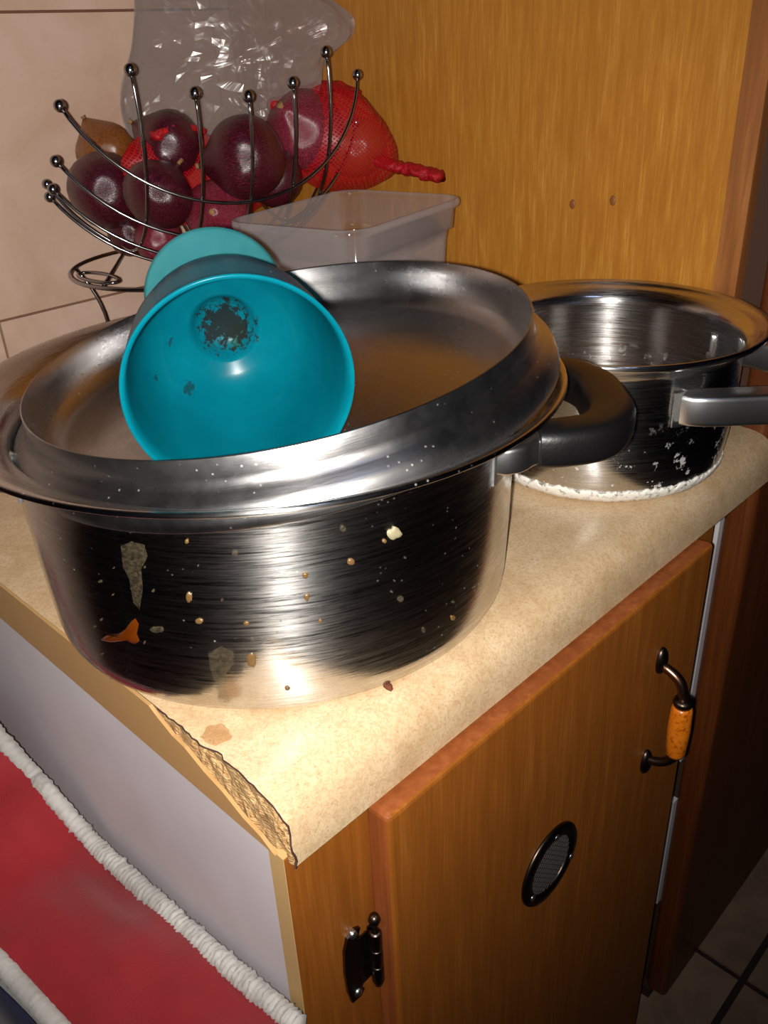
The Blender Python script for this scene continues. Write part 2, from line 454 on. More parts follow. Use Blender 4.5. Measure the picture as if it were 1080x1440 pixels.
struct(finish('wall_left', *box(-2.3, -2.2, -2.6, YW + .12, 0, 2.6), m_wallp))
struct(finish('wall_right', *box(2.6, 2.7, -2.6, YW + .12, 0, 2.6), m_wallp))
struct(finish('wall_front', *box(-2.3, 2.7, -2.7, -2.6, 0, 2.6), m_wallp))

# added ceiling lamp, out of view, for cool fill and bluish highlights on steel
cl_ = empty('added_ceiling_fill', Vector((-.25, -.75, 2.58)), 'added unseen round ceiling lamp giving cool fill light', 'lamp')
m_glow = NT('fill_glow'); m_glow.set(Base_Color=(.8, .8, .8, 1)); m_glow.b.inputs['Emission Color'].default_value = (.50, .62, 1, 1); m_glow.b.inputs['Emission Strength'].default_value = 3.0; m_glow = m_glow.m
finish('fill_diffuser', *lathe([(0, -.07), (.10, -.062), (.17, -.035), (.19, 0), (0, 0)], 40, Matrix.Translation((-.25, -.75, 2.58))), m_glow, cl_, True)
finish('fill_base', *lathe([(.195, -.004), (.205, 0), (.205, .02), (0, .02)], 40, Matrix.Translation((-.25, -.75, 2.58))), m_white, cl_, True)

# ------------------------------------------------------------------ worktop
wt = empty('worktop', V(.3, .3, 0), 'beige speckled laminate worktop with rolled front edge and chipped end', 'worktop')
prof = [(YW - .002, .0395), (.45, .0402), (.12, .0404), (.075, .0406), (.055, .0411), (.042, .0415), (.032, .0413), (.024, .0403), (.0165, .0380), (.0095, .0335), (.0045, .0265), (.0015, .016), (.0004, .008), (0, 0)]
def prof_inner(k=.0016):
    out = []
    for i, (y, z) in enumerate(prof):
        a = prof[max(i-1, 0)]; b = prof[min(i+1, len(prof)-1)]
        ty, tz = b[0]-a[0], b[1]-a[1]; l = math.hypot(ty, tz); ny, nz = tz/l, -ty/l
        # inward normal
        out.append((y - ny*k*-1 if False else y + (-tz/l)*k*-1*-1, z + (ty/l)*k))
    return out
pin = []
for i, (y, z) in enumerate(prof):
    a = prof[max(i-1, 0)]; b = prof[min(i+1, len(prof)-1)]
    ty, tz = b[0]-a[0], b[1]-a[1]; l = math.hypot(ty, tz)
    pin.append((y - tz/l*.0016, z + ty/l*.0016))
# refine the profile so the ragged end has detail
def dense(pr, step=.004):
    out = []
    for (a, b) in zip(pr[:-1], pr[1:]):
        n = max(1, int(math.hypot(b[0]-a[0], b[1]-a[1]) / step)) if a[0] < .16 else 1
        for k in range(n): out.append((a[0] + (b[0]-a[0])*k/n, a[1] + (b[1]-a[1])*k/n))
    out.append(pr[-1]); return out
po, pn = dense(prof), []
for i, (y, z) in enumerate(po):
    a = po[max(i-1, 0)]; b = po[min(i+1, len(po)-1)]
    ty, tz = b[0]-a[0], b[1]-a[1]; l = math.hypot(ty, tz)
    pn.append((y - tz/l*.0016, z + ty/l*.0016))
XR = XP - .0005
def rag(i):
    y, z = po[i]
    if y > .125: return 0.0
    return .0012 + .0045 * max(0, noise.noise(Vector((y*90, z*90, 3.1)))) + .0018 * noise.noise(Vector((y*300, z*300, 1.7)))
N = len(po); verts, faces, mi = [], [], []
for i in range(N):
    r = max(0, rag(i))
    verts += [V(r, *po[i]), V(XR, *po[i]), V(r + .0006, *pn[i]), V(XR, *pn[i])]
for i in range(N - 1):
    a, b = 4*i, 4*(i+1)
    faces.append((a, a+1, b+1, b)); mi.append(0)
    faces.append((a+2, b+2, b+3, a+3)); mi.append(1)
    faces.append((a, b, b+2, a+2)); mi.append(1)
    faces.append((a+1, a+3, b+3, b+1)); mi.append(1)
e = 4*(N-1); faces += [(0, 2, 3, 1), (e, e+1, e+3, e+2)]; mi += [1, 1]
o = finish('laminate_surface', verts, faces, None, wt, mats=[m_laminate, m_torn], midx=mi)
for p in o.data.polygons: p.use_smooth = p.material_index == 0
es = o.modifiers.new('edges', 'EDGE_SPLIT'); es.split_angle = math.radians(45)
# chipboard core
core = [(y, z) for y, z in pn] + [(.0016, 0.0), (YW - .002, 0.0)]
core = core[:-2] + [(YW - .002, 0.0)]
n = len(core)
def xl(y, z):
    if y > .125: return .0
    return .0008 + .003 * noise.noise(Vector((y*120, z*160, 9.)))
# end face as a grid for rough chipboard
verts, faces = [], []
K = 7
for (y, z) in core[:-1]:
    for k in range(K):
        zz = z * (1 - k/(K-1))
        verts.append(V(max(.0002, xl(y, zz) + .002), y, zz))
for i in range(len(core) - 2):
    for k in range(K - 1):
        faces.append((i*K + k, (i+1)*K + k, (i+1)*K + k + 1, i*K + k + 1))
o0 = len(verts)
for (y, z) in core[:-1]: verts += [V(XR, y, z), V(XR, y, 0)]
for i in range(len(core) - 2):
    a = o0 + 2*i
    faces.append((a, a+1, a+3, a+2))
    faces.append((i*K, a, a+2, (i+1)*K)); faces.append((i*K+K-1, (i+1)*K+K-1, a+3, a+1))
finish('chipboard_core', verts, faces, m_chip, wt)
# edge band on the end, broken off towards the front corner
eb = [(.60, 0), (.60, .0388), (.126, .0402), (.118, .036), (.104, .030), (.092, .0285), (.074, .021), (.058, .017), (.040, .009), (.026, .006), (.016, .0005), (.014, 0)]
verts = [V(-.0012, y, z) for y, z in eb] + [V(.0012, y, z) for y, z in eb]; n = len(eb)
faces = [tuple(range(n)), tuple(range(2*n-1, n-1, -1))] + [(i, (i+1) % n, n + (i+1) % n, n + i) for i in range(n)]
finish('edge_band', verts, faces, m_edgeband, wt)
# dark torn line along the edge of the laminate
path = [V(max(0, rag(i)) - .0002, po[i][0], po[i][1] - .0006) for i in range(N) if po[i][0] < .127]
finish('torn_edge', *sweep(path, [.0005 + .0005*abs(noise.noise(p*260)) for p in path], n=5), m_torn, wt)

# ------------------------------------------------------------------ base cabinet
bc = empty('base_cabinet', Vector((.25, .3, 0)), 'wooden base cabinet with white side panel and brown door under the worktop', 'cabinet')
FY, DY = .008, -.012
o = finish('side_panel', *box(.0005, .016, .022, .58, ZL - .80, ZL - .0005), m_white, bc); o['label'] = 'white melamine end panel'
finish('side_edge_strip', *box(0.0002, .0165, FY + .001, .022, ZL - .80, ZL - .0006), m_ply, bc)
finish('stile', *box(0.0006, .066, FY, .024, ZL - .80, ZL - .0007), m_door, bc)
finish('stile', *box(.445, .504, FY, .024, ZL - .80, ZL - .0007), m_door, bc)
finish('top_rail', *box(.066, .445, FY, .024, ZL - .06, ZL - .0007), m_door, bc)
finish('back_panel', *box(.016, .504, .57, .58, ZL - .80, ZL - .002), m_white, bc)
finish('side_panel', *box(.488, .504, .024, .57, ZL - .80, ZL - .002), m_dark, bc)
finish('plinth', *box(.01, .50, .05, .065, 0, ZL - .80), m_dark, bc)
DX0, DX1 = .0595, .462
dr = finish('door', *box(DX0, DX1, DY, FY - .0005, ZL - .775, ZL - .003), None, bc, mats=[m_door, m_doorend], midx=[1, 1, 0, 0, 1, 1])
bevel(dr, .004, 3)
# filler behind, between cabinet and tall cupboard
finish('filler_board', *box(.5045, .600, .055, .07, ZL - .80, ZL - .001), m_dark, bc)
# vent
vc = hit(772, 1214, 1, DY); vc.y = DY
mv = axis_mtx(vc, (0, -1, 0))
vr = .037
finish('vent_rim', *lathe([(vr, 0), (vr, .0012), (vr-.001, .0026), (vr-.006, .0034), (.0265, .0030), (.0255, .0016), (.0255, 0)], 48, mv, closed=True), m_bronze, dr, True)
parts = []
for k in range(-6, 7):
    d = k * .0039; h = math.sqrt(max(0, .0258**2 - d*d))
    for ang in (pi/4, -pi/4):
        ca, sa = math.cos(ang), math.sin(ang)
        p0 = mv @ Vector((d*ca - h*sa, d*sa + h*ca, .0013)); p1 = mv @ Vector((d*ca + h*sa, d*sa - h*ca, .0013))
        parts.append(sweep([p0, p1], .00065, n=4))
o = finish('vent_mesh', *merge(*parts), plain('dull_grey_metal', (.30, .27, .25, 1), .4, 1.0), dr); o['kind'] = 'stuff'
finish('vent_hole_shade', *lathe([(0, .0004), (.026, .0004)], 32, mv), m_dark, dr)  # flat dark disc paints the shade of the opening behind the mesh
for px, py in ((749, 1263), (803, 1204), (783, 1178)):
    q = hit(px, py, 1, DY - .003); q.y = DY - .003
    finish('vent_screw', *lathe([(0, .0016), (.0018, .0013), (.0030, .0004), (.0030, -.001)], 12, axis_mtx(q, (0, -1, 0))), m_chrome, dr, True)
# hinge on the stile and the door's edge
hz0, hz1 = ZL - .162, ZL - .104
hx = .0445
out = [(-.005, -.004), (.003, -.005), (.0065, -.001), (.004, .003), (.008, .008), (.008, .050), (.0045, .054), (.0068, .060), (.002, .063), (-.004, .060), (-.0075, .050), (-.0085, .029), (-.0075, .010)]
vv = [Vector((hx - .0035 + a, FY - .0022, hz0 + b)) for a, b in out] + [Vector((hx - .0035 + a, FY, hz0 + b)) for a, b in out]
n = len(out)
finish('hinge_leaf', vv, [tuple(range(n)), tuple(range(2*n-1, n-1, -1))] + [(i, (i+1) % n, n+(i+1) % n, n+i) for i in range(n)], m_bronze, bc)
bx_, by_ = DX0 - .0035, FY - .0065
finish('hinge_plate', *merge(box(hx, bx_, FY - .0026, FY - .0014, hz0 + .006, hz1 - .006), sweep([Vector((bx_, FY - .002, hz0 + .006)), Vector((bx_, FY - .002, hz1 - .006))], .0024, n=8)), m_bronze, bc)
kn = []
for k in range(3):
    za = hz0 + .003 + k * .0165
    kn.append(lathe([(0, za), (.0040, za), (.0043, za+.001), (.0043, za+.0150), (.0040, za+.016), (0, za+.016)], 14, Matrix.Translation((bx_, by_, 0))))
kn.append(lathe([(0, hz0 + .05), (.0025, hz0 + .052), (.0018, hz0 + .058), (.003, hz0 + .060), (.0042, hz0 + .0635), (.003, hz0 + .067), (0, hz0 + .068)], 14, Matrix.Translation((bx_, by_, 0))))
kn.append(lathe([(0, hz0 - .002), (.0028, hz0 - .001), (.0035, hz0 + .003)], 14, Matrix.Translation((bx_, by_, 0))))
finish('hinge_knuckle', *merge(*kn), m_bronze, bc, True)
for zz in (hz0 + .002, hz1 - .002 + .004):
    finish('hinge_screw', *lathe([(0, .0022), (.002, .0018), (.0032, .0004), (.0032, -.001)], 12, axis_mtx(Vector((hx - .003, FY - .0022, zz)), (0, -1, 0))), m_chrome, bc, True)
# handle
ht = hit(928, 928, 1, DY); hb = hit(906, 1070, 1, DY); ht.y = hb.y = DY
xg = (ht.x + hb.x) / 2; 
gt = Vector((xg + .002, DY - .025, ht.z - .030)); gb_ = Vector((xg + .002, DY - .025, hb.z + .020))
def boss(c, s):
    return ball(c + Vector((0, -.001, 0)), .010, 14, 10, (.75, .55, 1.35))
P1 = bezier(ht + Vector((0, -.002, -.004)), ht + Vector((0, -.022, -.010)), gt + Vector((0, .004, .016)), gt, 10)
P2 = bezier(hb + Vector((0, -.002, .004)), hb + Vector((0, -.018, .006)), gb_ + Vector((0, .004, -.008)), gb_, 10)
finish('handle_boss', *boss(ht, 1), m_bronze, dr, True)
finish('handle_boss', *boss(hb, -1), m_bronze, dr, True)
finish('handle_arm', *sweep(P1, .0042, n=10), m_copper, dr, True)
finish('handle_arm', *sweep(P2, .0042, n=10), m_bronze, dr, True)
L = (gt - gb_).length
finish('handle_collar', *lathe([(0, L+.001), (.0075, L+.001), (.0085, L-.002), (.0075, L-.006), (0, L-.006)], 16, Matrix.Translation(gb_)), m_bronze, dr, True)
finish('handle_grip', *lathe([(0, 0), (.0065, .0005), (.0088, .005), (.0098, L*.5), (.0090, L-.010), (.0075, L-.0055), (0, L-.005)], 20, Matrix.Translation(gb_)), m_orange, dr, True)

# ------------------------------------------------------------------ tall cupboard
tc_ = empty('tall_cupboard', Vector((.95, .4, 0)), 'tall brown wooden cupboard whose plain side stands at the end of the worktop', 'cupboard')
TH = 2.2
sp = finish('side_panel', *box(XP, XP + .018, .086, YW - .001, .02, TH), m_panel, tc_); sp['label'] = 'tan veneered side with vertical grain'
finish('corner_lipping', *box(XP - .003, XP + .022, .064, .0858, .02, TH), m_lipping, tc_); 
finish('carcass_front', *box(XP + .012, 1.15, .0435, .0855, .02, TH), m_dark, tc_)
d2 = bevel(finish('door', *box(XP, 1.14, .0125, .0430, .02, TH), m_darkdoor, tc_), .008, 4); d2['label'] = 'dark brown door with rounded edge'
finish('side_panel', *box(1.14, 1.16, .086, YW - .001, .02, TH), m_panel, tc_)
finish('plinth', *box(XP, 1.14, .035, .05, 0, .02), m_dark, tc_)
for z0, z1 in ((ZL - .40, ZL - .03), (ZL - .66, ZL - .47)):
    o = finish('white_edge_strip', *box(XP - .0012, XP + .01, .0440, .0500, z0, z1), m_white, tc_)
for px, py in ((805, 287), (862, 282)):
    q = hit(px, py, 0, XP)
    finish('nail_head', *ball(q, .0035, 10, 6, (.35, 1, 1.4)), m_lipping, tc_, True)

# ------------------------------------------------------------------ cookware
def handle(parent, c, bodyr, ang, half, z, reach, gripw, griph, ts, r_start, rise=0.0, ah=.009):
    """D-shaped side handle: two riveted steel brackets and one black grip"""
    er = Vector((math.cos(ang), math.sin(ang), 0)); et = Vector((-er.y, er.x, 0)); c0 = Vector((c[0], c[1], z))
    P = lambda r, t, dz=0: c0 + er * r + et * t + Vector((0, 0, dz))
    for s in (-1, 1):
        a = ang + s * half
        en = Vector((math.cos(a), math.sin(a), 0)); tn = Vector((-en.y, en.x, 0))
        bp = c0 + en * bodyr
        g0 = P(r_start, s * ts, rise * .3)
        g1 = P(r_start + .012, s * ts * .985, rise * .4)
        # bracket: foot plate lying on the wall of the pan + arm into the grip
        pl = []
        for u in range(-3, 4):
            aa = a + u * .0035 / bodyr * 1.0
            for w_ in (-.014, .014):
                for th in (.0002, .0022):
                    pl.append(c0 + Vector((math.cos(aa), math.sin(aa), 0)) * (bodyr + th) + Vector((0, 0, w_ - .002)))
        fc = []
        for u in range(6):
            b0, b1 = u*4, (u+1)*4
            fc += [(b0+1, b1+1, b1+3, b0+3), (b0, b0+2, b1+2, b1), (b0, b1, b1+1, b0+1), (b0+2, b0+3, b1+3, b1+2)]
        fc += [(0, 1, 3, 2), (24, 26, 27, 25)]
        arm = sweep(bezier(bp + en*.001 - tn*s*.0, bp + en*.012, g0 - er*.012, g1, 8), [.011, .011, .0115, .012, .012, .012, .012, .012, .012], [ah]*9, n=24, up=Vector((0, 0, 1)), pw=.3)
        br = finish('handle_bracket', *merge((pl, fc), arm), m_chrome, parent, True)
        bb = br.modifiers.new('edges', 'EDGE_SPLIT'); bb.split_angle = math.radians(50)
        rp = bp + en * .0022 - tn * s * .010 * -1 + Vector((0, 0, -.004))
        rp = c0 + Vector((math.cos(a - s*.0), math.sin(a), 0)) * (bodyr + .002) + tn * (s * -.004) + Vector((0, 0, -.010))
        finish('rivet', *ball(rp, .0052, 14, 8, (1, 1, 1)), m_chrome, br, True)
    pts = [P(r_start + .004, -ts, rise*.35), P(r_start + .02, -ts * .99, rise*.5), P(reach - gripw*1.9, -ts * .86, rise*.8), P(reach - gripw*1.05, -ts*.46, rise), P(reach - gripw*.95, 0, rise),
           P(reach - gripw*1.05, ts*.46, rise), P(reach - gripw*1.9, ts * .86, rise*.8), P(r_start + .02, ts * .99, rise*.5), P(r_start + .004, ts, rise*.35)]
    sp_ = spline(pts, 6); n = len(sp_)
    wa = [gripw * (.88 + .12 * math.sin(pi * i / (n-1))) for i in range(n)]
    g = finish('grip', *sweep(sp_, wa, griph, n=24, up=Vector((0, 0, 1)), pw=.62), m_bakelite, parent, True)
    g['label'] = 'black looped plastic grip'
    return g

# --- big pot
PX, PY = .152, .18
PZ = .0405
pot = empty('cooking_pot', V(PX, PY, PZ), 'large stainless steel pot with dried food splashes on the worktop corner', 'pot')
pprof = [(0, 0), (.150, 0), (.1545, .0010), (.1580, .0036), (.1602, .0080), (.1614, .016), (.1634, .055), (.1648, .100), (.1656, .132),
         (.1672, .1365), (.1705, .1405), (.1790, .1450), (.1900, .1490), (.1955, .1512), (.1970, .1528), (.1962, .1545), (.1940, .1545), (.1880, .1520), (.1780, .1475), (.1690, .1425), (.1650, .1375),
         (.1638, .130), (.1626, .100), (.1612, .055), (.1592, .020), (.155, .006), (.147, .0035), (0, .0035)]
pb_ = finish('body', *lathe(pprof, 128, Matrix.Identity(4)), m_steel, None, True)
pb_.location = V(PX, PY, PZ); bpy.context.view_layer.update(); attach(pb_, pot)
handle(pot, (PX, PY), .1645, math.radians(-46), math.radians(27), V(0, 0, .163).z, .241, .0160, .0135, .060, .168, .0)
handle(pot, (PX, PY), .1645, math.radians(134), math.radians(27), V(0, 0, .163).z, .241, .0160, .0135, .060, .168, .0)
# dried splashes on the wall of the pot
def on_pot(px, py):
    r = ray(px, py); best = None; t = .3/ r.length
    while t < .8 / r.length * 1.0:
        p = CAM + r * t; d = math.hypot(p.x - PX, p.y - PY); h = p.z - (PZ + ZL)
        if 0 < h < .136:
            rr = .1615 + (.1655 - .1615) * min(1, max(0, (h - .02)/.11))
            if d < rr: return math.atan2(p.y - PY, p.x - PX), h
        t += .0006 / r.length
    return None
def pr_at(h):
    for (r0, z0), (r1, z1) in zip(pprof[:10], pprof[1:10]):
        if z0 <= h <= z1 and z1 > z0: return r0 + (r1-r0)*(h-z0)/(z1-z0)
    return .166
def splash(name, outline, mat, hgt=.0008, rough=0.0, seed=0):
    pts = [on_pot(*q) for q in outline]; pts = [p for p in pts if p]
    if len(pts) < 3: return
    ca = sum(p[0] for p in pts)/len(pts); ch = sum(p[1] for p in pts)/len(pts)
    n = len(pts); verts, faces = [], []
    for k, (s, lift) in enumerate(((1, -.0003), (.82, hgt*.8), (.45, hgt), )):
        for a, h in pts:
            a2, h2 = ca + (a-ca)*s, ch + (h-ch)*s
            j = 1 + rough * noise.noise(Vector((a2*60, h2*300, seed)))
            r = pr_at(h2) + lift * j
            verts.append(Vector((PX + r*math.cos(a2), PY + r*math.sin(a2), h2 + PZ + ZL)))
    for k in range(2):
        for i in range(n):
            j = (i+1) % n; faces.append((k*n+i, k*n+j, (k+1)*n+j, (k+1)*n+i))
    faces.append(tuple(range(2*n, 3*n)))
    return finish(name, verts, faces, mat, pot, True)
def blob(cx, cy, rx, ry, seed, n=16, amp=.35):
    return [(cx + rx*math.cos(2*pi*k/n)*(1 + amp*noise.noise(Vector((math.cos(2*pi*k/n)*1.5, math.sin(2*pi*k/n)*1.5, seed*3.3)))),
             cy + ry*math.sin(2*pi*k/n)*(1 + amp*noise.noise(Vector((math.cos(2*pi*k/n)*1.5, math.sin(2*pi*k/n)*1.5, seed*3.3 + 9)))) ) for k in range(n)]
o = splash('syrup_splash', [(141, 899), (150, 893), (165, 892), (174, 886), (181, 880), (186, 872), (192, 868), (197, 876), (194, 890), (198, 900), (193, 905), (185, 899), (172, 901), (155, 902)], m_stain_b, .0018, .6, 1)
splash('dried_drip', [(168, 762), (185, 757), (205, 762), (210, 780), (200, 800), (203, 830), (198, 862), (188, 850), (182, 815), (172, 795)], m_stain_w, .0003, .5, 2)
splash('dried_drip', [(292, 914), (312, 904), (330, 912), (331, 930), (320, 945), (318, 965), (324, 992), (306, 993), (302, 960), (294, 938)], m_stain_w, .0004, .5, 3)
dots = [(267, 838, 5, 8), (493, 789, 6, 5), (482, 743, 5, 5), (429, 808, 5, 4), (354, 927, 8, 10), (562, 841, 5, 5), (281, 872, 6, 4), (263, 761, 3, 3), (331, 777, 5, 4), (431, 838, 4, 6), (404, 967, 4, 3), (595, 885, 3, 4), (636, 868, 3, 4), (540, 760, 3, 3), (222, 884, 10, 5), (450, 872, 3, 3), (347, 875, 4, 3), (355, 898, 4, 4)]
for k, (x, y, a, b) in enumerate(dots):
    splash('food_spot', blob(x, y, a, b, k), [m_stain, m_stain, m_stain_w][k % 3], .0009, .4, k)
splash('food_splash', blob(554, 750, 10, 8, 31, 18, .8), plain('pale_dried_food', srgb(140, 132, 104), .6), .0014, .6, 4)
random.seed(11)
for k in range(26):
    x, y = random.uniform(90, 690), random.uniform(745, 960)
    splash('food_fleck', blob(x, y, random.uniform(1.2, 2.6), random.uniform(1.2, 2.6), k + 50, 8), m_stain_w, .0007, .3, k)

# --- lid lying tilted in the rim of the big pot
LN = Vector((-.111, .055, 1)).normalized()
LC = V(.162, .175, .216)
lidm = axis_mtx(LC, LN)
lprof = [(0, -.0185), (.05, -.0210), (.10, -.0290), (.130, -.0345), (.147, -.0355), (.1555, -.0330), (.1605, -.0260), (.1628, -.0130), (.1640, -.0008), (.1646, 0), (.1653, -.0008), (.1656, -.0110),
         (.1668, -.0150), (.1700, -.0180), (.1745, -.0208), (.1775, -.0245), (.1790, -.0300), (.1795, -.0345), (.1788, -.0352), (.1778, -.0340), (.1765, -.0280), (.1735, -.0235), (.1690, -.0205), (.1640, -.0240), (.1570, -.0348), (.147, -.0370), (.130, -.0362), (.10, -.0307), (.05, -.0227), (0, -.0202)]
lid = finish('pot_lid', *lathe(lprof, 128), m_steel_lid, None, True)
lid.matrix_world = lidm
tag(lid, 'round stainless steel lid lying tilted in the rim of the large pot', 'lid')

# --- saucepan
QX, QY = .4755, .116
pan = empty('saucepan', V(QX, QY, PZ), 'smaller open stainless steel saucepan dusted with flour, beside the tall cupboard', 'saucepan')
qprof = [(0, 0), (.094, 0), (.1015, .0018), (.1055, .006), (.1080, .014), (.1105, .035), (.1125, .075), (.1130, .108), (.1142, .1110), (.1190, .1148), (.1250, .1185), (.1300, .1222), (.1318, .1250), (.1312, .1272), (.1296, .1275), (.1270, .1245), (.1225, .1215), (.1200, .1205), (.1180, .1180), (.1140, .1160), (.1118, .1120), (.1115, .105), (.1110, .075), (.1085, .030), (.105, .010), (.095, .004), (0, .004)]
qb = finish('body', *lathe(qprof, 112), m_steel_pan, None, True)
qb.location = V(QX, QY, PZ); bpy.context.view_layer.update(); attach(qb, pan)
handle(pan, (QX, QY), .1128, math.radians(-70), math.radians(46), V(0, 0, .126).z, .212, .0135, .0125, .054, .150, .0, .0125)
# flour on the worktop round the pan
vv, ff = [], []
n = 420
for k in range(n):
    a = 2*pi*k/n
    na = noise.noise(Vector((math.cos(a)*6, math.sin(a)*6, 2))); nb = noise.noise(Vector((math.cos(a)*22, math.sin(a)*22, 5)))
    w_ = max(.0002, .0008 + .0035*na + .003*nb + .002*noise.noise(Vector((math.cos(a)*60, math.sin(a)*60, 1))))
    nc = noise.noise(Vector((math.cos(a)*50, math.sin(a)*50, 8)))
    for r, h in ((.0990, .0002), (.1032 + w_*.25, .0016), (.1066, .0056), (.1084, .0096 + .0022*nb + .0018*nc), (.1088, .0124 + .003*nb + .0025*nc), (.1075, .0126 + .003*nb + .0025*nc)):
        vv.append(V(QX + r*math.cos(a), QY + r*math.sin(a), PZ + h))
for k in range(n):
    k2 = (k+1) % n
    for j in range(5): ff.append((k*6+j, k2*6+j, k2*6+j+1, k*6+j+1))
fo_ = finish('spilled_flour', vv, ff, m_flour, None, True)
tag(fo_, 'ring of white flour caked round the foot of the saucepan', 'flour', kind='stuff')

# spills on the worktop
def flat_spot(name, px, py, rx, ry, seed, mat, h=.0006, z=None):
    z = ZL + .0406 if z is None else z
    c = hit(px, py, 2, z); n = 20; vv = []
    for s, l in ((1, 0), (.85, h), (.4, h)):
        for k in range(n):
            a = 2*pi*k/n; j = 1 + .45*noise.noise(Vector((math.cos(a)*1.7, math.sin(a)*1.7, seed)))
            vv.append(Vector((c.x + rx*s*j*math.cos(a), c.y + ry*s*j*math.sin(a), z + l)))
    ff = [(k*n+i, k*n+(i+1) % n, (k+1)*n+(i+1) % n, (k+1)*n+i) for k in range(2) for i in range(n)] + [tuple(range(2*n, 3*n))]
    return finish(name, vv, ff, mat, None, True)
o = flat_spot('dried_spill', 303, 1033, .0085, .0085, 3.2, m_spill, .0004, ZL + .0420); tag(o, 'yellow-brown dried spill on the worktop below the large pot', 'spill')
o = flat_spot('crumb', 546, 968, .0022, .0030, 8.1, m_crumb, .003); tag(o, 'small brown crumb beside the foot of the large pot', 'crumb')

# ------------------------------------------------------------------ turquoise cup lying in the lid
th, ph = 1.0167, 0.0791
MC = V(.0464, .0581, .2383); KC = 1.028; MC = CAM + (MC - CAM) * KC
AX = Vector((math.cos(ph)*math.cos(th), math.cos(ph)*math.sin(th), math.sin(ph)))
CM = axis_mtx(MC, AX)
cup = empty('dessert_cup', MC, 'turquoise plastic footed cup lying on its side in the lid', 'cup')
RM, LF, RF = .0558, .1399, .0422
CM = Matrix.Translation(AX * .008) @ CM @ Matrix.Scale(KC, 4)
bprof = [(RM, 0), (RM + .0006, .001), (RM - .0003, .004), (RM - .0012, .012), (.0540, .026), (.0520, .044), (.0480, .062), (.0410, .077), (.0310, .0875), (.0210, .0945), (.0165, .098),
         (0, .0985), (0, .0965), (.0115, .0955), (.0165, .0915), (.0180, .0865), (.0205, .0845), (.0270, .0830), (.0385, .0745), (.0460, .0600), (.0500, .0430), (.0520, .026), (RM - .0030, .010), (RM - .0018, .001)]
# where the residue sits, in the bowl's own coordinates (set by viewing rays onto the inner wall)
inv = CM.inverted()
def in_cup(px, py):
    o_ = inv @ CAM; d_ = (inv.to_3x3() @ ray(px, py)).normalized()
    t = (0 - o_.z) / d_.z
    while True:
        p = o_ + d_ * t
        z = p.z; r = math.hypot(p.x, p.y)
        rr = .053
        for (r0, z0), (r1, z1) in zip(bprof[12:-1], bprof[13:]):
            if z1 <= z <= z0 and z0 > z1: rr = r1 + (r0 - r1)*(z - z1)/(z0 - z1)
        if z > .094 or r > rr: return p
        t += .0005
        if t > 3: return p
black = srgb(16, 16, 14)
s1 = in_cup(318, 458); s2 = in_cup(265, 547); s3 = in_cup(238, 483); s4 = in_cup(218, 532); s5 = in_cup(350, 590); s6 = in_cup(336, 470)
res = [(tuple(s6), .011, 150, .40, srgb(44, 84, 30), .6), (tuple(s1), .026, 190, .36, black, .96), (tuple(s2), .0085, 240, .55, black, .75), (tuple(s3), .0075, 300, .68, black, .7), (tuple(s4), .0065, 300, .75, black, .7), (tuple(s5), .006, 300, 1.0, black, .5)]
m_cup = mk_cup('turquoise_plastic', srgb(0, 100, 116), srgb(3, 114, 130), res)
m_cupfoot = mk_cup('pale_turquoise_plastic', srgb(44, 120, 126), srgb(72, 140, 144))
bo = finish('bowl', *lathe(bprof, 96, None, closed=True), m_cup, None, True)
bo.matrix_world = CM; bpy.context.view_layer.update(); attach(bo, cup)
fprof = [(0, .0975), (.0165, .0975), (.0120, .104), (.0110, .112), (.0125, .120), (.0180, .1270), (.0290, .1335), (RF - .002, LF - .0015), (RF, LF), (RF - .0008, LF + .0012), (RF - .003, LF + .0006), (.0280, .1360), (.0150, .1300), (0, .1290)]
fo2 = finish('foot', *lathe(fprof, 80), m_cupfoot, None, True)
fo2.matrix_world = CM; bpy.context.view_layer.update(); attach(fo2, cup)

# ------------------------------------------------------------------ clear container behind the pot
KT = .93/.9
def sc_cam(p): return CAM + (V(*p) - CAM) * KT
Fc, Rc, Lf, Ln = sc_cam((.479, .442, .250)), sc_cam((.510, .298, .246)), sc_cam((.303, .405, .244)), sc_cam((.334, .261, .241))
zr = (Fc.z + Rc.z) / 2
ex = (Fc - Lf); ex.z = 0; lenx = ex.length * 1.09; ex.normalize(); ey = Vector((-ex.y, ex.x, 0))
leny = abs((Fc - Rc).dot(ey))
cen = Vector(((Fc + Rc).x/2, (Fc + Rc).y/2, 0)) - ex * lenx/2
zb = ZL + .0405
def rrect(lx, ly, r, z, n=6):
    out = []
    for cx_, cy_, a0 in ((lx/2 - r, ly/2 - r, 0), (-lx/2 + r, ly/2 - r, pi/2), (-lx/2 + r, -ly/2 + r, pi), (lx/2 - r, -ly/2 + r, 3*pi/2)):
        for k in range(n + 1):
            a = a0 + pi/2*k/n; p = cen + ex*(cx_ + r*math.cos(a)) + ey*(cy_ + r*math.sin(a)); out.append(Vector((p.x, p.y, z)))
    return out
H = zr - zb
lay = [(-.030, zb + .0005), (-.024, zb), (-.017, zb + .004), (-.012, zb + H*.80), (-.010, zb + H*.86), (-.006, zb + H*.865), (-.0045, zr - .008), (-.001, zr - .007), (0, zr - .004), (-.0008, zr), (-.003, zr + .0004), (-.0055, zr - .002), (-.0068, zb + H*.872), (-.0115, zb + H*.868), (-.0135, zb + H*.80), (-.0185, zb + .006), (-.030, zb + .003)]
vv = []
for off, z in lay: vv += rrect(lenx + 2*off, leny + 2*off, .026 + off*.5, z)
n = 28; ff = [(k*n+i, k*n+(i+1) % n, (k+1)*n+(i+1) % n, (k+1)*n+i) for k in range(len(lay)-1) for i in range(n)]
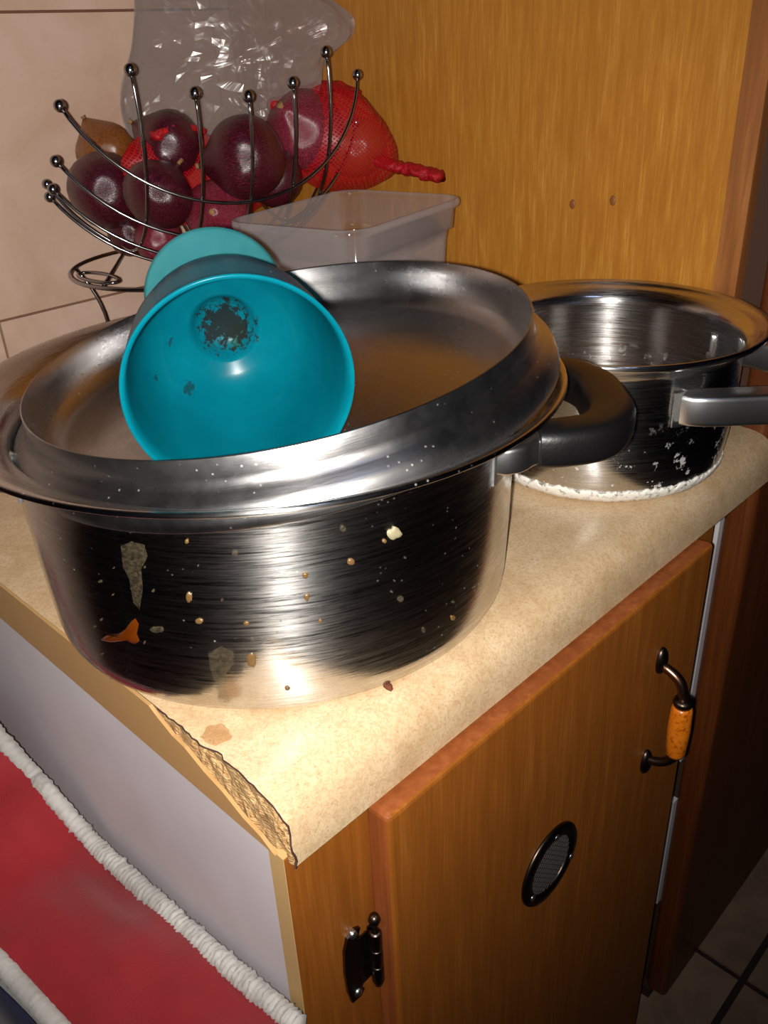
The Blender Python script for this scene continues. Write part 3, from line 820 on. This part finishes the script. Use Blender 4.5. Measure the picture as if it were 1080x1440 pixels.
ff += [tuple(range(n-1, -1, -1)), tuple(range((len(lay)-1)*n, len(lay)*n))]
tub = finish('food_container', vv, ff, m_tub, None, True)
tag(tub, 'clear rectangular plastic food container without lid between the pots and the onions', 'container')

# ------------------------------------------------------------------ wire basket
KB = 1.15
B0 = CAM + (V(.3282, .4399, .2077) - CAM) * KB
ax_, ay_, az_ = -0.4578, -0.0314, -0.2865
BE = Matrix.Rotation(az_, 3, 'Z') @ Matrix.Rotation(ay_, 3, 'Y') @ Matrix.Rotation(ax_, 3, 'X')
RHO, SP, HALF = .1647*KB, .0424*KB, .1762*KB
def bpt(kind, d, t, lift=0.0):
    off = d * SP; rr = math.sqrt(RHO**2 - off**2); a_ = t * HALF / rr
    rr2 = rr + lift
    a = rr2 * math.sin(a_); z = RHO - rr2 * math.cos(a_)
    return B0 + BE @ (Vector((a, off, z)) if kind == 'A' else Vector((off, a, z)))
bk = empty('fruit_basket', V(.36, .59, .0405), 'dark chrome wire fruit basket with ball-tipped prongs, holding onions', 'basket')
bcen = B0 + BE @ Vector((0, 0, RHO))
for kind, lift in (('A', .0020), ('B', -.0020)):
    for d in (-2, -1, 0, 1, 2):
        path = [bpt(kind, d, -1 + 2*i/28, lift) for i in range(29)]
        wv = finish('wire', *sweep(path, .0018, n=8), m_wire, bk, True)
        for p in (path[0], path[-1]):
            finish('ball_tip', *ball(p, .0058, 14, 10), m_wire, wv, True)
# stand: ring, cross wires and legs with small ball feet
zs = ZL + .172
q1 = hit(82, 378, 2, zs); q2 = hit(205, 412, 2, zs)
RC = Vector((.366, .600, zs)); RR = .118
ring = [RC + Vector((RR*math.cos(2*pi*k/48), RR*math.sin(2*pi*k/48), 0)) for k in range(48)]
finish('stand_ring', *sweep(ring, .0022, n=8, closed=True), m_wire, bk, True)
for s in (-.45, .2, .6):
    h = RR*math.sqrt(1 - s*s)
    d_ = Vector((math.cos(.9), math.sin(.9), 0)); e_ = Vector((-d_.y, d_.x, 0))
    finish('stand_wire', *sweep([RC + e_*RR*s - d_*h, RC + e_*RR*s + d_*h], .0018, n=8), m_wire, bk, True)
loop = [RC + Vector((-RR*.80 + .013*math.cos(2*pi*k/24)*1.0, .012 + .036*math.sin(2*pi*k/24), .001)) for k in range(24)]
finish('stand_loop', *sweep(loop, .0018, n=8, closed=True), m_wire, bk, True)
for a in (225, 315, 45, 135):
    d_ = Vector((math.cos(math.radians(a)), math.sin(math.radians(a)), 0))
    p0 = RC + d_*RR; p1 = Vector((RC.x, RC.y, ZL + .0445)) + d_*RR*.95
    path = bezier(p0, p0 - d_*.03 + Vector((0, 0, -.04)), p1 - d_*.03 + Vector((0, 0, .04)), p1, 12)
    lg = finish('stand_leg', *sweep(path, .0021, n=8), m_wire, bk, True)
    finish('ball_foot', *ball(p1, .0042, 10, 8), m_wire, lg, True)

# ------------------------------------------------------------------ onions
def onion_mesh(name, mat, squash=.9, seed=0):
    prof_ = []
    for i in range(17):
        t = pi * i / 16
        r = math.sin(t) ** .92; z = -math.cos(t) * squash
        if t > 2.4: z += (t - 2.4)**2 * .55; r *= 1 - .12*(t - 2.4)
        prof_.append((max(r, 0) if 0 < i < 16 else 0, z))
    v, f = lathe(prof_, 28)
    v = [p * (1 + .035*noise.noise(p*1.6 + Vector((seed*7, 0, 0)))) for p in v]
    return finish(name, v, f, mat, None, True)
ONIONS = []
def onion(px, py, rpx, mat, label, back=.0, seed=0, tilt=(0, 0), group='onions in the wire basket', depth=None):
    r_ = ray(px, py).normalized()
    # first guess of the size, then push the onion against the inside of the bowl
    R_ = .035
    for _ in range(4):
        oc = CAM - bcen; rho = RHO - R_ - .005
        b = oc.dot(r_); c = oc.dot(oc) - rho*rho; D = b*b - c
        t = (-b - math.sqrt(D)) if D > 0 else -b
        t += back
        if depth: t = depth
        zc = t * r_.dot(fwd)
        R_ = rpx * zc / FPX
    for _ in range(60):
        p = CAM + r_ * t; R_ = rpx * t * r_.dot(fwd) / FPX
        if all((p - q).length > .93*(R_ + Q) for q, Q in ONIONS) or p.y > YW - R_ - .02: break
        t += .003
    ONIONS.append((p, R_))
    o = onion_mesh('onion', mat, .9 + .06*math.sin(seed*2.1), seed)
    o.scale = (R_, R_, R_)
    o.rotation_euler = (tilt[0], tilt[1], seed)
    o.location = p
    bpy.context.view_layer.update()
    tag(o, label, 'onion', group)
    v, f = lathe([(.13, .86), (.08, 1.0), (.05, 1.16), (.085, 1.28), (0, 1.26)], 12)
    s = finish('onion_neck', v, f, m_root, None, True); s.parent = o
    return o
onion(346, 222, 56, m_onion, 'large dark red onion with a bright shine in the middle of the basket', .0, 4, (1.7, .5))
onion(222, 274, 50, m_onion, 'dark red onion with pink shine between the two outer prongs', -.0, 2, (.8, -.4))
onion(148, 268, 52, m_onion, 'dark red onion at the far left of the basket, beside the lone prong tips', .0, 1, (1.2, .3))
onion(306, 300, 46, m_onion2, 'pale pink-red onion low in the basket behind the cup', .0, 5, (1.0, 1.2))
onion(428, 185, 56, m_onion2, 'reddish onion inside the net at the right of the basket', .02, 6, (.5, -.9))
onion(222, 335, 34, m_onion2, 'small pink onion at the bottom of the basket above the cup', .0, 7, (2.0, .3))
onion(180, 330, 30, m_onion, 'small dark onion squeezed at the bottom left of the basket', .015, 8, (1.4, 1.0))
onion(238, 205, 48, m_onion, 'dark red onion on top of the pile below the clear bag', .06, 3, (.4, .9))
onion(385, 250, 40, m_onion, 'dark onion half hidden behind the near prongs on the right', .02, 11, (.9, .9))
onion(150, 215, 42, m_onion3, 'yellow-brown onion at the back left of the basket', .10, 10, (.4, .2))
onion(503, 208, 42, m_onion3, 'brown onion in the red net beside the tall cupboard', .0, 9, (.6, .4))

# ------------------------------------------------------------------ red net and clear bag
def shell(outline, yfun, thick, nr=9, seed=0, amp=.01, fr=22):
    """closed crumpled pouch: outline in photo pixels laid on depth plane y = yfun, swollen front and back"""
    n = len(outline); vv, ff, uv = [], [], []
    cx_ = sum(p[0] for p in outline)/n; cy_ = sum(p[1] for p in outline)/n
    for side in (-1, 1):
        for k in range(nr + 1):
            s = 1 - k/nr if k < nr else .02
            for x, y in outline:
                X_ = cx_ + (x-cx_)*s; q = hit(X_, cy_ + (y-cy_)*s, 1, yfun(X_) if callable(yfun) else yfun)
                bul = thick * math.sqrt(max(0, 1 - s*s))
                nn = noise.noise(q*fr + Vector((seed, 0, side))) + .5*noise.noise(q*fr*2.3 + Vector((0, seed, side)))
                q = q + Vector((amp*.4*noise.noise(q*fr*1.3 + Vector((9, seed, 2))), side*bul + amp*nn*(.25 + .75*(1-s) if s > .95 else 1), amp*.4*noise.noise(q*fr*1.3 + Vector((3, 5, seed)))))
                vv.append(q); uv.append((q.x*6, q.z*6))
    m_ = (nr + 1)*n
    for side in (0, 1):
        for k in range(nr):
            for i in range(n):
                j = (i+1) % n; a = side*m_
                ff.append((a+k*n+i, a+k*n+j, a+(k+1)*n+j, a+(k+1)*n+i))
        ff.append(tuple(side*m_ + nr*n + i for i in range(n)))
    return vv, ff, uv
def closed_outline(pts, n=5):
    P = [Vector((x, y, 0)) for x, y in pts]; N_ = len(P); out = []
    for i in range(N_):
        a, b, c, d = P[i-1], P[i], P[(i+1) % N_], P[(i+2) % N_]
        for k in range(n):
            t = k/n; q = .5*((2*b) + (c-a)*t + (2*a-5*b+4*c-d)*t*t + (3*b-a-3*c+d)*t**3); out.append((q.x, q.y))
    return out
def uvify(o, uv):
    l = o.data.uv_layers.new(name='uv')
    for lp in o.data.loops: l.data[lp.index].uv = uv[lp.vertex_index]
bagy = lambda px: .655 - .125 * max(0, min(1, (px - 170) / 330))
vv, ff, uv = shell(closed_outline([(168, 172), (172, 105), (188, 40), (196, -30), (300, -42), (420, -20), (468, 4), (497, 22), (493, 50), (462, 84), (444, 130), (420, 168), (345, 192), (262, 205), (196, 196)]), bagy, .035, 12, 4, .014, 20)
bag = finish('plastic_bag', vv, ff, m_bag, None, False)
tag(bag, 'crumpled clear plastic bag on top of the onions against the tiles', 'plastic bag')
nety = .54
vv, ff, uv = shell(closed_outline([(400, 165), (440, 122), (480, 118), (508, 140), (535, 175), (548, 215), (545, 250), (500, 268), (440, 262), (395, 215)]), lambda px: nety - .05 * (px - 400) / 150, .045, 9, 8, .004, 20)
net = empty('onion_net', hit(480, 240, 1, nety), 'red mesh net bag round the onions, gathered end against the tall cupboard', 'net bag')
o = finish('net_mesh', vv, ff, m_net, net, True); uvify(o, uv)
vv, ff, uv = shell(closed_outline([(170, 235), (200, 190), (252, 176), (300, 190), (370, 165), (420, 150), (425, 215), (380, 280), (300, 320), (220, 300)]), nety + .06, .03, 8, 3, .005, 20)
o = finish('net_mesh', vv, ff, m_net, net, True); uvify(o, uv)
def bunch(name, pts, rr, seed):
    path = spline(pts, 8); N_ = len(path)
    v, f = sweep(path, [rr*(.7 + .5*abs(noise.noise(Vector((i*.3, seed, 0))))) for i in range(N_)], [rr*.6*(.7 + .5*abs(noise.noise(Vector((i*.3, seed, 4))))) for i in range(N_)], n=16)
    v = [p + Vector((noise.noise(p*140 + Vector((seed, 0, 0))), noise.noise(p*140 + Vector((0, seed, 0))), noise.noise(p*140 + Vector((0, 0, seed)))))*.003 for p in v]
    return finish(name, v, f, m_netdense, net, True)
bunch('gathered_end', [hit(530, 226, 0, .578), hit(560, 235, 0, .588), hit(590, 241, 0, .592), hit(620, 249, 0, .594)], .0135, 3)
bunch('gathered_fold', [hit(378, 150, 1, .56), hit(420, 132, 1, .55), hit(462, 120, 1, .55), hit(500, 132, 1, .55)], .012, 5)
bunch('gathered_fold', [hit(215, 192, 1, .58), hit(250, 178, 1, .58), hit(285, 186, 1, .58)], .010, 9)

# ------------------------------------------------------------------ red bag beside the cabinet
rb = empty('fabric_bag', Vector((-.07, .28, 0)), 'red fabric bag with silver trim standing against the white cabinet side', 'bag')
NX, NY = 18, 48
Y0, Y1 = .0, .62
def bag_edge(y):      # the trim that lies against the cabinet
    T = [(-.01, -.012, -.128), (.006, -.012, -.130), (.132, -.012, -.155), (.24, -.0145, -.166), (.31, -.022, -.134), (.36, -.030, -.104), (.62, -.034, -.095)]
    for (y0, x0, z0), (y1, x1, z1) in zip(T[:-1], T[1:]):
        if y <= y1 or y1 == .62:
            t = (y - y0)/(y1 - y0); t = max(0, min(1, t)); t2 = t*t*(3 - 2*t) if y0 > .2 else t
            return x0 + (x1-x0)*t2, ZL + z0 + (z1-z0)*t2
def bag_out(y):
    return -.106 + .006*math.sin(y*14 + 1), ZL - .158 + .006*math.sin(y*10)
vv, ff = [], []
for j in range(NY + 1):
    y = Y0 + (Y1 - Y0)*j/NY
    xa, za = bag_edge(y); xb, zb_ = bag_out(y)
    for i in range(NX + 1):
        t = i/NX
        p = Vector((xa + (xb-xa)*t, y, za + (zb_-za)*t + .012*math.sin(pi*t)))
        p.z += .007*noise.noise(Vector((p.x*18, y*11, 2.))) + .003*noise.noise(Vector((p.x*50, y*28, 6.)))
        vv.append(p)
for j in range(NY):
    for i in range(NX):
        a = j*(NX+1) + i; ff.append((a, a+1, a+NX+2, a+NX+1))
o = finish('top_panel', vv, ff, m_red, rb, True); so = o.modifiers.new('thick', 'SOLIDIFY'); so.thickness = .003; so.offset = -1
def trim(fn, rad, lab, y0=Y0, y1=Y1, ruff=.001):
    path = []
    for j in range(500):
        y = y0 + (y1-y0)*j/499; x, z = fn(y); path.append(Vector((x, y, z)))
    v, f = sweep(path, rad, n=14)
    v = [p + (p - path[k//14]).normalized()*(ruff*noise.noise(Vector((p.x*300, p.y*420, p.z*300))) + (.0007*math.sin(p.y*1500) + .0005*math.sin(p.y*2300 + 1) if ruff > .002 and p.y < .27 else 0)) for k, p in enumerate(v)]
    return finish('trim', v, f, m_silver, rb, True)
trim(lambda y: (bag_edge(y)[0] + .001, bag_edge(y)[1] + .002), .0066, 'silver', ruff=.0022)
trim(lambda y: (bag_out(y)[0] - .002, bag_out(y)[1] + .001), .0062, 'silver', ruff=.0008)
def side(name, x_of, mat, z0, z1, yA=Y0, yB=Y1, dx=0):
    vv, ff = [], []
    for j in range(33):
        y = yA + (yB-yA)*j/32
        for i in range(9):
            t = i/8; z = z1(y)*(1-t) + z0*t
            vv.append(Vector((x_of(y) + dx + .006*noise.noise(Vector((y*9, z*7, 1)))*min(1, t*4), y, z)))
    for j in range(32):
        for i in range(8):
            a = j*9+i; ff.append((a, a+1, a+10, a+9))
    o = finish(name, vv, ff, mat, rb, True); s = o.modifiers.new('thick', 'SOLIDIFY'); s.thickness = .003; return o
side('side_panel', lambda y: bag_out(y)[0] - .004, m_silver, ZL - .20, lambda y: bag_out(y)[1])
side('side_panel', lambda y: bag_out(y)[0] - .004, m_navy, .004, lambda y: ZL - .199)
side('side_panel', lambda y: bag_edge(y)[0] - .006, m_red, .004, lambda y: bag_edge(y)[1] - .002)
for yy in (Y0, Y1):
    xa, za = bag_edge(yy); xb, zb_ = bag_out(yy)
    v = [Vector((xa, yy, za)), Vector((xb, yy, zb_)), Vector((xb - .004, yy, .004)), Vector((-.022, yy, .004))]
    o = finish('end_panel', v, [(0, 1, 2, 3)], m_red, rb); s = o.modifiers.new('thick', 'SOLIDIFY'); s.thickness = .003
finish('bottom_panel', *box(-.108, -.022, Y0, Y1, .001, .004), m_red, rb)
